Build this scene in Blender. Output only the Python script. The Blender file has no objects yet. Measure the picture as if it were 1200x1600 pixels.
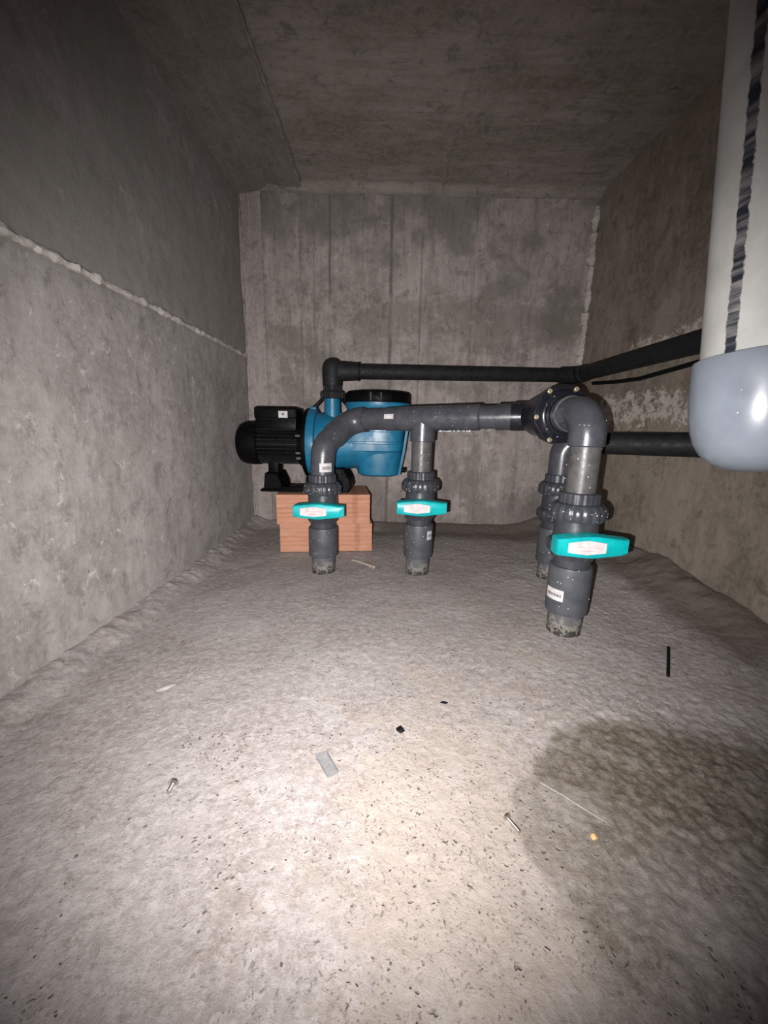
import bpy, bmesh, math, random
import numpy as np
from mathutils import Vector, Matrix

S = bpy.context.scene
COL = S.collection
random.seed(7)

# ------------------------------------------------------------------ camera
CAM_H = 0.43
PITCH, ROLL, FPX = math.radians(12.1), math.radians(1.2), 622.0
FW = Vector((0, math.cos(PITCH), -math.sin(PITCH)))
UP0 = Vector((0, math.sin(PITCH), math.cos(PITCH)))
RT0 = Vector((1, 0, 0))
RT = math.cos(ROLL) * RT0 + math.sin(ROLL) * UP0
UP = -math.sin(ROLL) * RT0 + math.cos(ROLL) * UP0
cam = bpy.data.cameras.new('camera')
cam.sensor_fit = 'VERTICAL'; cam.sensor_height = 36.0; cam.sensor_width = 27.0
cam.lens = FPX / 1600 * 36.0
cam.clip_start = 0.01
camo = bpy.data.objects.new('camera', cam); COL.objects.link(camo)
m = Matrix((RT, UP, -FW)).transposed().to_4x4()
m.translation = Vector((0, 0, CAM_H))
camo.matrix_world = m
S.camera = camo

# ------------------------------------------------------------------ light: the phone's flash beside the lens, in a dark closed chamber
W = bpy.data.worlds.new('world'); S.world = W
W.use_nodes = True
W.node_tree.nodes['Background'].inputs[0].default_value = (0.6, 0.65, 0.7, 1)
W.node_tree.nodes['Background'].inputs[1].default_value = 0.0
fl = bpy.data.lights.new('phone_flash', 'SPOT')
fl.energy = 77.0
fl.color = (1.0, 0.98, 0.965)
fl.spot_size = math.radians(120.5)
fl.spot_blend = 1.0
fl.shadow_soft_size = 0.002
flo = bpy.data.objects.new('phone_flash', fl); COL.objects.link(flo)
flo.location = Vector((0, 0, CAM_H)) - 0.028 * RT - 0.016 * UP
aim = (FW + 0.0 * RT - 0.005 * UP).normalized()
flo.rotation_euler = aim.to_track_quat('-Z', 'Y').to_euler()

S.view_settings.view_transform = 'Standard'
S.view_settings.look = 'None'
S.view_settings.gamma = 1.0
S.view_settings.use_curve_mapping = False
S.view_settings.exposure = 0.0

# ------------------------------------------------------------------ noise (numpy)
def _hash(ix, iy, seed):
    h = (ix.astype(np.int64) * 374761393 + iy.astype(np.int64) * 668265263 + seed * 1442695041) & 0xffffffff
    h = ((h ^ (h >> 13)) * 1274126177) & 0xffffffff
    return ((h ^ (h >> 16)) & 0xffff) / 65535.0
def vnoise(x, y, seed=0):
    ix, iy = np.floor(x), np.floor(y)
    fx, fy = x - ix, y - iy
    fx = fx * fx * (3 - 2 * fx); fy = fy * fy * (3 - 2 * fy)
    a = _hash(ix, iy, seed); b = _hash(ix + 1, iy, seed); c = _hash(ix, iy + 1, seed); d = _hash(ix + 1, iy + 1, seed)
    return (a + (b - a) * fx) * (1 - fy) + (c + (d - c) * fx) * fy
def fbm(x, y, seed=0, octv=4):
    r = 0; amp = 0.5; tot = 0
    for k in range(octv):
        r = r + amp * vnoise(x, y, seed + 17 * k); tot += amp
        x = x * 2.03 + 5.1; y = y * 2.03 + 9.7; amp *= 0.5
    return r / tot
def sstep(a, b, x):
    t = np.clip((x - a) / (b - a), 0, 1); return t * t * (3 - 2 * t)

# ------------------------------------------------------------------ materials
class NT:
    def __init__(s, name):
        s.m = bpy.data.materials.new(name); s.m.use_nodes = True
        s.t = s.m.node_tree; s.t.nodes.clear()
        s.out = s.n('ShaderNodeOutputMaterial'); s.b = s.n('ShaderNodeBsdfPrincipled')
        s.l(s.b.outputs[0], s.out.inputs[0])
    def n(s, typ, **kw):
        x = s.t.nodes.new(typ)
        for k, v in kw.items(): setattr(x, k, v)
        return x
    def l(s, a, b): s.t.links.new(a, b)
    def coord(s, scale=(1, 1, 1), kind='Object', rot=(0, 0, 0)):
        c = s.n('ShaderNodeTexCoord'); mp = s.n('ShaderNodeMapping')
        mp.inputs['Scale'].default_value = scale; mp.inputs['Rotation'].default_value = rot
        s.l(c.outputs[kind], mp.inputs[0]); return mp.outputs[0]
    def noise(s, vec, scale, detail=4, rough=0.55, dist=0.0):
        x = s.n('ShaderNodeTexNoise'); x.inputs['Scale'].default_value = scale
        x.inputs['Detail'].default_value = detail; x.inputs['Roughness'].default_value = rough
        x.inputs['Distortion'].default_value = dist
        s.l(vec, x.inputs['Vector']); return x.outputs['Fac']
    def voro(s, vec, scale, feature='F1', out='Distance'):
        x = s.n('ShaderNodeTexVoronoi', feature=feature); x.inputs['Scale'].default_value = scale
        s.l(vec, x.inputs['Vector']); return x.outputs[out]
    def ramp(s, fac, a, b, lo=0.0, hi=1.0):
        x = s.n('ShaderNodeMapRange', interpolation_type='SMOOTHSTEP')
        x.inputs['From Min'].default_value = a; x.inputs['From Max'].default_value = b
        x.inputs['To Min'].default_value = lo; x.inputs['To Max'].default_value = hi
        s.l(fac, x.inputs['Value']); return x.outputs[0]
    def math(s, op, a, b=None):
        x = s.n('ShaderNodeMath', operation=op)
        for i, v in enumerate((a, b)):
            if v is None: continue
            if isinstance(v, (int, float)): x.inputs[i].default_value = v
            else: s.l(v, x.inputs[i])
        return x.outputs[0]
    def mix(s, fac, a, b, blend='MIX'):
        x = s.n('ShaderNodeMix', data_type='RGBA', blend_type=blend)
        for i, v in ((0, fac), (6, a), (7, b)):
            if isinstance(v, (int, float)): x.inputs[i].default_value = v
            elif isinstance(v, tuple): x.inputs[i].default_value = v if len(v) == 4 else v + (1,)
            else: s.l(v, x.inputs[i])
        return x.outputs[2]
    def attr(s, name):
        x = s.n('ShaderNodeAttribute', attribute_name=name); return x.outputs['Fac']
    def bump(s, h, strength=0.5, dist=0.002, prev=None):
        x = s.n('ShaderNodeBump'); x.inputs['Strength'].default_value = strength; x.inputs['Distance'].default_value = dist
        s.l(h, x.inputs['Height'])
        if prev is not None: s.l(prev, x.inputs['Normal'])
        s.l(x.outputs[0], s.b.inputs['Normal']); return x.outputs[0]
    def set(s, **kw):
        for k, v in kw.items():
            k = k.replace('_', ' ')
            if isinstance(v, tuple): s.b.inputs[k].default_value = v if len(v) == 4 else v + (1,)
            elif isinstance(v, (int, float)): s.b.inputs[k].default_value = v
            else: s.l(v, s.b.inputs[k])
        return s.m

def plastic(name, col, rough=0.35, dirt=None, dirt_amt=0.5, dscale=30, spec=0.5, fine=True):
    n = NT(name); v = n.coord()
    a = n.noise(v, dscale, 5, 0.6)
    c = n.mix(n.ramp(a, 0.3, 0.7), tuple(x * 0.85 for x in col), tuple(min(1, x * 1.15) for x in col))
    if dirt:
        d = n.noise(v, dscale * 0.6, 6, 0.7, 0.4)
        c = n.mix(n.ramp(d, 0.5, 0.72, 0, dirt_amt), c, dirt)
    n.set(Base_Color=c, Roughness=n.ramp(n.noise(v, dscale * 2, 3), 0.3, 0.7, rough * 0.8, rough * 1.25))
    n.b.inputs['Specular IOR Level'].default_value = spec
    if fine: n.bump(n.noise(v, 260, 2), 0.12, 0.0006)
    return n.m

M = {}
M['pvc'] = plastic('grey_pvc', (0.052, 0.053, 0.063), 0.30, (0.10, 0.098, 0.095), 0.35)
M['pvc_black'] = plastic('charcoal_pvc', (0.0125, 0.013, 0.0145), 0.6, (0.024, 0.023, 0.022), 0.4, spec=0.25)
M['valve_black'] = plastic('black_blue_plastic', (0.010, 0.0105, 0.015), 0.26, (0.03, 0.03, 0.034), 0.25)
M['fitting'] = plastic('dark_grey_fitting', (0.040, 0.042, 0.050), 0.33, (0.09, 0.087, 0.083), 0.3)
M['socket'] = plastic('slate_coupling', (0.060, 0.063, 0.072), 0.5, (0.10, 0.097, 0.09), 0.3)
M['pipe_dusty'] = plastic('dusty_grey_pvc', (0.080, 0.078, 0.077), 0.4, (0.036, 0.036, 0.038), 0.8, 40)
M['teal'] = plastic('teal_plastic', (0.002, 0.36, 0.375), 0.4, None, fine=False)
M['label'] = plastic('white_inset', (0.54, 0.495, 0.495), 0.5, (0.50, 0.41, 0.40), 0.35, 60, fine=False)
M['red_print'] = plastic('faint_red_print', (0.50, 0.30, 0.30), 0.6, fine=False)
M['blue'] = plastic('pump_blue', (0.008, 0.135, 0.25), 0.42, (0.06, 0.20, 0.27), 0.35, 14)
M['black'] = plastic('motor_black', (0.0020, 0.0020, 0.0022), 0.5, (0.005, 0.005, 0.005), 0.25, spec=0.10)
M['fin_edge'] = plastic('worn_black_paint', (0.010, 0.010, 0.010), 0.4, (0.03, 0.03, 0.03), 0.3, spec=0.3)
M['rubber'] = plastic('black_rubber', (0.004, 0.004, 0.005), 0.6, spec=0.2)
M['paper'] = plastic('sticker_paper', (0.52, 0.495, 0.485), 0.6, (0.36, 0.34, 0.33), 0.4, 90, fine=False)
M['ink'] = plastic('grey_ink', (0.16, 0.15, 0.16), 0.7, fine=False)
M['steel'] = NT('zinc_steel').set(Base_Color=(0.62, 0.60, 0.56), Metallic=1.0, Roughness=0.32)
M['brass_bolt'] = NT('yellow_zinc').set(Base_Color=(0.72, 0.62, 0.44), Metallic=0.8, Roughness=0.38)
M['cap_grey'] = plastic('pale_blue_grey_pvc', (0.175, 0.194, 0.230), 0.30, (0.21, 0.22, 0.232), 0.35, 9, fine=False)
M['stick'] = plastic('weathered_twig', (0.40, 0.33, 0.28), 0.8, (0.2, 0.16, 0.13), 0.6, 60)
M['rust_pebble'] = plastic('ochre_pebble', (0.55, 0.36, 0.17), 0.8)
M['chip'] = plastic('pale_mortar', (0.33, 0.305, 0.29), 0.9, (0.24, 0.215, 0.20), 0.5, 40)
M['crumb'] = plastic('dark_crumb', (0.11, 0.085, 0.075), 0.9, (0.22, 0.19, 0.17), 0.5, 40)
n = NT('water'); n.set(Base_Color=(0.9, 0.95, 1.0), Roughness=0.1, IOR=1.33); n.b.inputs['Transmission Weight'].default_value = 0.45; M['water'] = n.m
n = NT('clear_plastic'); n.set(Base_Color=(0.80, 0.80, 0.82), Roughness=0.15, IOR=1.35); n.b.inputs['Transmission Weight'].default_value = 0.85; M['clear'] = n.m

# base stub of the floor pipes: cement splashed and dirty
def stub_mat():
    n = NT('cement_splashed_pvc'); v = n.coord()
    z = n.n('ShaderNodeSeparateXYZ'); n.l(n.coord(), z.inputs[0])
    low = n.ramp(z.outputs['Z'], 0.0, 0.055, 0.22, -0.12)
    d = n.math('ADD', n.noise(v, 70, 6, 0.7, 0.8), low)
    c = n.mix(n.ramp(d, 0.45, 0.6), (0.085, 0.085, 0.09), (0.19, 0.175, 0.155))
    d2 = n.math('ADD', n.noise(v, 110, 5, 0.7, 0.5), low)
    c = n.mix(n.ramp(d2, 0.60, 0.70), c, (0.03, 0.028, 0.026))
    n.set(Base_Color=c, Roughness=0.6); n.bump(d, 0.4, 0.002); return n.m
M['stub'] = stub_mat()

def concrete(name, base, dark, light, streak=(1, 1, 1), streak_amt=0.6, warm=None, pits=0.5, white=None, white_mask=None, bump=0.5, extra=None):
    n = NT(name); v = n.coord(); vs = n.coord(streak)
    big = n.noise(v, 2.6, 6, 0.68, 0.4)
    c = n.mix(n.ramp(big, 0.40, 0.60), dark, base)
    st = n.noise(vs, 9, 6, 0.7, 0.2)
    c = n.mix(n.ramp(st, 0.48, 0.62, 0, streak_amt), c, light)
    st2 = n.noise(vs, 17, 5, 0.7, 0.1)
    c = n.mix(n.ramp(st2, 0.53, 0.68, 0, streak_amt), c, tuple(x * 0.6 for x in dark))
    st3 = n.noise(n.coord((streak[0] * 3, streak[1] * 3, streak[2] * 1.6)), 9, 6, 0.72)
    c = n.mix(n.ramp(st3, 0.52, 0.66, 0, streak_amt * 0.8), c, tuple(x * 0.75 for x in dark))
    c = n.mix(n.ramp(st3, 0.47, 0.36, 0, streak_amt * 0.5), c, light)
    if warm:
        c = n.mix(n.ramp(n.noise(v, 3.1, 4, 0.6), 0.5, 0.7, 0, 0.55), c, warm)
    fine = n.noise(v, 75, 5, 0.7)
    c = n.mix(n.ramp(fine, 0.35, 0.7, 0.0, 0.45), c, tuple(min(1, x * 1.25) for x in base))
    med = n.noise(v, 24, 6, 0.75, 0.4)
    c = n.mix(n.ramp(med, 0.53, 0.66, 0, 0.6), c, tuple(x * 0.66 for x in dark))
    if white:
        w = n.noise(v, 34, 6, 0.78, 0.5)
        if white_mask is not None: w = n.math('ADD', w, n.ramp(n.attr(white_mask), 0, 1, -0.42, 0.10))
        else: w = n.math('SUBTRACT', w, 0.045)
        c = n.mix(n.ramp(w, 0.53, 0.62, 0, 0.8), c, white)
    pv = n.voro(v, 13)
    pm = n.ramp(pv, 0.03, 0.07, 1, 0)
    pit = n.math('MULTIPLY', pm, n.ramp(n.noise(v, 4, 2), 0.5, 0.56))
    c = n.mix(n.math('MULTIPLY', pit, pits), c, (0.03, 0.026, 0.022))
    if extra: c = extra(n, v, c)
    n.set(Base_Color=c, Roughness=0.88)
    n.b.inputs['Specular IOR Level'].default_value = 0.25
    h = n.math('ADD', n.math('MULTIPLY', fine, 0.6), n.math('MULTIPLY', st, 0.7))
    h = n.math('SUBTRACT', h, n.math('MULTIPLY', pit, 0.8))
    n.bump(h, bump, 0.004)
    return n.m

def back_lines(n, v, c):
    # dark runs left by the joints of the formwork boards
    s = n.n('ShaderNodeSeparateXYZ'); n.l(v, s.inputs[0])
    wob = n.math('MULTIPLY', n.math('SUBTRACT', n.noise(v, 6, 3), 0.5), 0.012)
    x = n.math('ADD', s.outputs['X'], wob)
    for x0, w, a in ((-0.343, 0.004, .35), (-0.229, 0.005, .6), (-0.29, 0.003, .3), (0.009, 0.007, .65), (0.127, 0.004, .4), (0.165, 0.010, .25), (0.33, 0.004, .3), (0.55, 0.012, .3)):
        d = n.math('ABSOLUTE', n.math('SUBTRACT', x, x0))
        k = n.math('MULTIPLY', n.ramp(d, w * 0.3, w * 1.6, a, 0), n.ramp(n.noise(n.coord((9, 9, 4)), 1.3, 4), 0.36, 0.56))
        c = n.mix(k, c, (0.07, 0.058, 0.053))
    # brown damp bands: a broad one at mid height and one at the wall's foot
    z = s.outputs['Z']
    band = n.math('ADD', n.ramp(n.math('ABSOLUTE', n.math('SUBTRACT', z, 0.82)), 0.03, 0.17, 0.20, 0), n.noise(n.coord((1, 1, 1.6)), 5, 5, 0.7))
    c = n.mix(n.ramp(band, 0.58, 0.74, 0, 0.45), c, (0.125, 0.102, 0.085))
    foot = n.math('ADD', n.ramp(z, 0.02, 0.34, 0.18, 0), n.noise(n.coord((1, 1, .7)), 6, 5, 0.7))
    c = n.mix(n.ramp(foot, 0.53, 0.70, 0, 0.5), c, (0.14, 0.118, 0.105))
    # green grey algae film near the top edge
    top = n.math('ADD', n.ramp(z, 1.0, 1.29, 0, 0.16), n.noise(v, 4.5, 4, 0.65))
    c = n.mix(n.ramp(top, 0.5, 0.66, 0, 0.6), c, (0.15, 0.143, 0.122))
    return c
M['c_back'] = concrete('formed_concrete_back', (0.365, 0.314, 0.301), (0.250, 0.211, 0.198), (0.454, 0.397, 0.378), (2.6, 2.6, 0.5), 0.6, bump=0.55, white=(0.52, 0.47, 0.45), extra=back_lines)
def left_extra(n, v, c):
    s = n.n('ShaderNodeSeparateXYZ'); n.l(v, s.inputs[0])
    z, y = s.outputs['Z'], s.outputs['Y']
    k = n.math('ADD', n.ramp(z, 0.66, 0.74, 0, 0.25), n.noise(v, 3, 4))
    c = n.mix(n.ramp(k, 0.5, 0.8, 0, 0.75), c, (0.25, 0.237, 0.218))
    # one rusty form-tie stain
    d = n.math('ADD', n.math('POWER', n.math('SUBTRACT', y, 0.492), 2.0), n.math('POWER', n.math('SUBTRACT', z, 0.217), 2.0))
    c = n.mix(n.ramp(d, 0.00002, 0.00016, 0.85, 0), c, (0.17, 0.10, 0.05))
    # horizontal scuffs of the boards
    sc = n.noise(n.coord((3, 1.5, 14)), 6, 5, 0.7)
    c = n.mix(n.ramp(sc, 0.55, 0.72, 0, 0.4), c, (0.24, 0.215, 0.195))
    return c
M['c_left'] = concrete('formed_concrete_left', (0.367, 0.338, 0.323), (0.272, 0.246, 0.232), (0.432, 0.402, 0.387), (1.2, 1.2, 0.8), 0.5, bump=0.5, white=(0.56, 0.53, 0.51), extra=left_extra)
M['c_right'] = concrete('formed_concrete_right', (0.268, 0.226, 0.186), (0.172, 0.142, 0.110), (0.335, 0.285, 0.238), (1.6, 1.6, 0.7), 0.5, bump=0.5, white=(0.62, 0.56, 0.50), white_mask='bloom', warm=(0.30, 0.25, 0.225))
M['c_ceil'] = concrete('board_marked_ceiling', (0.304, 0.270, 0.246), (0.209, 0.182, 0.159), (0.365, 0.328, 0.302), (0.35, 2.4, 1), 0.5, bump=0.5, warm=(0.16, 0.118, 0.085))
M['c_haunch'] = concrete('haunch_concrete', (0.240, 0.222, 0.202), (0.180, 0.164, 0.146), (0.288, 0.266, 0.244), (2.0, 0.4, 1), 0.4, bump=0.45)
M['mortar'] = concrete('mortar_ridge', (0.52, 0.48, 0.45), (0.40, 0.365, 0.335), (0.60, 0.56, 0.53), bump=0.8)
M['strip'] = concrete('pale_board_strip', (0.375, 0.325, 0.312), (0.288, 0.247, 0.235), (0.450, 0.394, 0.375), (3, 3, 0.4), 0.5, bump=0.45)

def floor_mat():
    n = NT('rough_concrete_floor'); v = n.coord()
    big = n.noise(v, 3.0, 6, 0.65, 0.4)
    c = n.mix(n.ramp(big, 0.40, 0.60), (0.300, 0.262, 0.251), (0.365, 0.329, 0.321))
    m1 = n.noise(v, 13, 8, 0.78, 0.5)
    c = n.mix(n.ramp(m1, 0.50, 0.62, 0, 0.5), c, (0.24, 0.20, 0.178))
    f = n.noise(v, 85, 6, 0.78)
    c = n.mix(n.ramp(f, 0.45, 0.60, 0, 0.55), c, (0.45, 0.408, 0.398))
    f2 = n.noise(v, 46, 6, 0.82, 0.6)
    c = n.mix(n.ramp(f2, 0.535, 0.63, 0, 0.55), c, (0.19, 0.155, 0.135))
    f3 = n.noise(v, 180, 4, 0.8)
    c = n.mix(n.ramp(f3, 0.54, 0.66, 0, 0.5), c, (0.17, 0.142, 0.125))
    # sand-coloured dust where the cement skin has worn off
    c = n.mix(n.ramp(n.math('ADD', n.noise(v, 9, 6, 0.75), n.attr('worn')), 0.55, 0.80, 0, 0.6), c, (0.33, 0.272, 0.226))
    # dark grains of aggregate and small voids, mostly where the skin is worn
    wn = n.math('MULTIPLY', n.attr('worn'), 0.35)
    vd = n.n('ShaderNodeVectorMath', operation='ADD'); nz = n.n('ShaderNodeTexNoise'); nz.inputs['Scale'].default_value = 70; nz.inputs['Detail'].default_value = 3
    n.l(v, nz.inputs['Vector']); sc_ = n.n('ShaderNodeVectorMath', operation='SCALE'); n.l(nz.outputs['Color'], sc_.inputs[0]); sc_.inputs['Scale'].default_value = 0.02; n.l(v, vd.inputs[0]); n.l(sc_.outputs[0], vd.inputs[1]); vw = vd.outputs[0]
    vo = n.voro(vw, 210, out='Distance'); sel = n.ramp(n.math('ADD', n.noise(v, 17, 4, 0.7), wn), 0.48, 0.60)
    g = n.math('MULTIPLY', n.ramp(vo, 0.16, 0.34, 1, 0), sel)
    c = n.mix(n.math('MULTIPLY', g, 0.6), c, (0.10, 0.078, 0.066))
    vo2 = n.voro(vw, 95)
    g2 = n.math('MULTIPLY', n.ramp(vo2, 0.06, 0.20, 1, 0), n.ramp(n.math('ADD', n.noise(v, 8, 3), wn), 0.46, 0.58))
    c = n.mix(n.math('MULTIPLY', g2, 0.7), c, (0.12, 0.10, 0.088))
    vo3 = n.voro(vw, 34); g3 = n.math('MULTIPLY', n.ramp(n.math('ADD', vo3, n.math('MULTIPLY', n.noise(v, 60, 4), 0.12)), 0.10, 0.19, 1, 0), n.ramp(n.noise(v, 5, 2), 0.52, 0.58))
    c = n.mix(n.math('MULTIPLY', g3, 0.5), c, (0.15, 0.125, 0.11))
    # brown soil swept against the far and right edges
    d1 = n.math('ADD', n.attr('soil'), n.math('SUBTRACT', n.noise(v, 11, 6, 0.75, 0.6), 0.5))
    c = n.mix(n.ramp(d1, 0.35, 0.85, 0, 0.8), c, (0.13, 0.104, 0.084))
    # darker, browner, less rough patch of floor below the capped pipe
    darker = n.attr('darker')
    dark_col = n.mix(n.ramp(f, 0.42, 0.60), (0.098, 0.077, 0.056), (0.180, 0.152, 0.124))
    dark_col = n.mix(n.ramp(n.noise(v, 26, 6, 0.75, 0.5), 0.52, 0.64, 0, 0.6), dark_col, (0.25, 0.222, 0.195))
    dark_col = n.mix(n.ramp(n.noise(v, 6, 4, 0.7), 0.5, 0.66, 0, 0.55), dark_col, (0.27, 0.25, 0.232))
    c = n.mix(n.math('MULTIPLY', darker, 0.95), c, dark_col)
    n.set(Base_Color=c, Roughness=n.ramp(darker, 0, 1, 0.9, 0.6))
    n.b.inputs['Specular IOR Level'].default_value = 0.25
    h = n.math('ADD', n.math('MULTIPLY', f, 0.5), n.math('MULTIPLY', f2, 0.6))
    h = n.math('SUBTRACT', h, n.math('MULTIPLY', g2, 0.5))
    h = n.math('SUBTRACT', h, n.math('MULTIPLY', f3, 0.3))
    n.bump(h, 0.85, 0.004)
    return n.m
M['floor'] = floor_mat()

def brick_mat():
    n = NT('terracotta'); v = n.coord()
    a = n.noise(n.coord((1, 1, 6)), 14, 5, 0.6)
    c = n.mix(n.ramp(a, 0.3, 0.7), (0.455, 0.212, 0.132), (0.53, 0.262, 0.168))
    s = n.n('ShaderNodeSeparateXYZ'); n.l(v, s.inputs[0])
    d = n.math('ABSOLUTE', n.math('SUBTRACT', s.outputs['X'], 0.105))
    c = n.mix(n.ramp(n.math('ADD', d, n.math('MULTIPLY', n.noise(v, 50, 4), 0.012)), 0.010, 0.020, 0.55, 0), c, (0.34, 0.135, 0.078))
    dust = n.noise(v, 22, 6, 0.7)
    c = n.mix(n.ramp(dust, 0.5, 0.75, 0, 0.45), c, (0.60, 0.40, 0.30))
    n.set(Base_Color=c, Roughness=0.85); n.bump(n.noise(v, 90, 4), 0.3, 0.001); return n.m
M['brick'] = brick_mat()

def bigpipe_mat():
    n = NT('printed_grey_pvc'); v = n.coord()
    a = n.noise(v, 9, 6, 0.65)
    c = n.mix(n.ramp(a, 0.35, 0.65), (0.33, 0.322, 0.312), (0.43, 0.42, 0.405))
    c = n.mix(n.ramp(n.noise(v, 60, 4, 0.7), 0.58, 0.72, 0, 0.35), c, (0.54, 0.52, 0.5))
    c = n.mix(n.ramp(n.noise(n.coord((1, 1, .35)), 16, 5, 0.7), 0.5, 0.66, 0, 0.5), c, (0.33, 0.31, 0.285))
    s = n.n('ShaderNodeSeparateXYZ'); n.l(v, s.inputs[0])
    ang = n.math('ARCTAN2', s.outputs['Y'], s.outputs['X'])
    wob = n.math('MULTIPLY', n.math('SUBTRACT', n.noise(v, 130, 3), 0.5), 0.10)
    da = n.math('ABSOLUTE', n.math('ADD', n.math('SUBTRACT', ang, STRIPE_ANG), wob))
    line = n.ramp(da, 0.075, 0.105, 1, 0)
    z = s.outputs['Z']
    brk = n.noise(n.coord((2, 2, 30)), 1.6, 6, 0.8)
    c = n.mix(n.math('MULTIPLY', line, n.ramp(brk, 0.44, 0.64, 1.0, 0.5)), c, (0.012, 0.013, 0.022))
    n.set(Base_Color=c, Roughness=0.5); return n.m
STRIPE_ANG = -2.83
M['bigpipe'] = bigpipe_mat()

# ------------------------------------------------------------------ mesh helpers
def link(name, me, mat=None, parent=None):
    o = bpy.data.objects.new(name, me); COL.objects.link(o)
    if mat: me.materials.append(M[mat])
    if parent is not None: o.parent = parent
    return o
def from_bm(name, bm, mat, parent=None, smooth=True, origin=None):
    me = bpy.data.meshes.new(name)
    bmesh.ops.recalc_face_normals(bm, faces=bm.faces)
    if origin is not None: bmesh.ops.translate(bm, verts=bm.verts, vec=-Vector(origin))
    bm.to_mesh(me); bm.free()
    if smooth:
        me.polygons.foreach_set('use_smooth', [True] * len(me.polygons))
        try: me.set_sharp_from_angle(angle=math.radians(38))
        except Exception: pass
    o = link(name, me, mat, parent)
    if origin is not None: o.location = origin
    return o
def thing(name, label, cat, loc=(0, 0, 0), group=None):
    o = bpy.data.objects.new(name, None); COL.objects.link(o)
    o.location = loc; o.empty_display_size = 0.05
    o['label'] = label; o['category'] = cat
    if group: o['group'] = group
    return o
def tag(o, label, cat, group=None):
    o['label'] = label; o['category'] = cat
    if group: o['group'] = group
    return o
def part(root, name, bm, mat, smooth=True, label=None, kind=None, parent=None):
    """bm is in world coordinates; the object is parented to root keeping its place."""
    bmesh.ops.translate(bm, verts=bm.verts, vec=-Vector(root.location))
    o = from_bm(name, bm, mat, parent if parent is not None else root, smooth)
    if label: o['label'] = label
    if kind: o['kind'] = kind
    return o

def frames(pts):
    P = [Vector(p) for p in pts]; T = []
    for i in range(len(P)):
        a = P[max(i - 1, 0)]; b = P[min(i + 1, len(P) - 1)]
        if i > 0 and i < len(P) - 1:
            t = (P[i] - a).normalized() + (b - P[i]).normalized()
        else: t = b - a
        T.append(t.normalized())
    u = T[0].orthogonal().normalized(); U = []
    for i, t in enumerate(T):
        if i: u = (T[i - 1].rotation_difference(t)) @ u
        u = (u - u.dot(t) * t).normalized(); U.append(u)
    return P, T, U
def sweep(bm, pts, rad, n=28, cap=True):
    """pts: centre line; equal consecutive points are allowed for radius steps"""
    Q = [Vector(pts[0])]
    for p in pts[1:]:
        p = Vector(p)
        Q.append(p)
    # nudge coincident points
    d = (Q[-1] - Q[0]).normalized()
    for i in range(1, len(Q)):
        if (Q[i] - Q[i - 1]).length < 1e-6:
            nx = Q[i + 1] - Q[i] if i + 1 < len(Q) else d
            Q[i] = Q[i] + nx.normalized() * 2e-5 if nx.length > 0 else Q[i] + d * 2e-5
    if not hasattr(rad, '__len__'): rad = [rad] * len(Q)
    P, T, U = frames(Q); rings = []
    for p, t, u, r in zip(P, T, U, rad):
        v = t.cross(u)
        rings.append([bm.verts.new(p + r * (math.cos(2 * math.pi * k / n) * u + math.sin(2 * math.pi * k / n) * v)) for k in range(n)])
    for a, b in zip(rings, rings[1:]):
        for k in range(n):
            bm.faces.new((a[k], a[(k + 1) % n], b[(k + 1) % n], b[k]))
    if cap:
        bm.faces.new(rings[0][::-1]); bm.faces.new(rings[-1])
    return bm
def arc(p0, corner, p1, r, k=8):
    """round the corner of a polyline p0-corner-p1 with radius r: returns the arc points"""
    c = Vector(corner); a = (Vector(p0) - c).normalized(); b = (Vector(p1) - c).normalized()
    ang = a.angle(b); d = r / math.tan(ang / 2)
    s, e = c + a * d, c + b * d
    ctr = c + (a + b).normalized() * (r / math.sin(ang / 2))
    out = []
    va, vb = s - ctr, e - ctr
    tot = va.angle(vb); ax = va.cross(vb).normalized()
    for i in range(k + 1):
        out.append(ctr + Matrix.Rotation(tot * i / k, 3, ax) @ va)
    return out
def lathe(bm, prof, axis='Z', at=(0, 0, 0), n=32, mod=None, cap=True):
    """prof: list of (r, h); mod(angle, i)->radius factor"""
    at = Vector(at); rings = []
    for i, (r, h) in enumerate(prof):
        ring = []
        for k in range(n):
            a = 2 * math.pi * k / n; rr = r * (mod(a, i) if mod else 1)
            x, y = rr * math.cos(a), rr * math.sin(a)
            if axis == 'Z': p = Vector((x, y, h))
            elif axis == 'X': p = Vector((h, x, y))
            else: p = Vector((x, h, y))
            ring.append(bm.verts.new(at + p))
        rings.append(ring)
    for a, b in zip(rings, rings[1:]):
        for k in range(n): bm.faces.new((a[k], a[(k + 1) % n], b[(k + 1) % n], b[k]))
    if cap:
        bm.faces.new(rings[0][::-1]); bm.faces.new(rings[-1])
    return bm
def box(bm, lo, hi, bev=0.0, seg=2):
    lo, hi = Vector(lo), Vector(hi)
    r = bmesh.ops.create_cube(bm, size=1.0)
    vs = r['verts']
    for v in vs: v.co = Vector(((lo.x + hi.x) / 2 + v.co.x * (hi.x - lo.x), (lo.y + hi.y) / 2 + v.co.y * (hi.y - lo.y), (lo.z + hi.z) / 2 + v.co.z * (hi.z - lo.z)))
    if bev:
        es = list({e for v in vs for e in v.link_edges})
        bmesh.ops.bevel(bm, geom=es, offset=bev, segments=seg, affect='EDGES', profile=0.5)
    return bm
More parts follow.
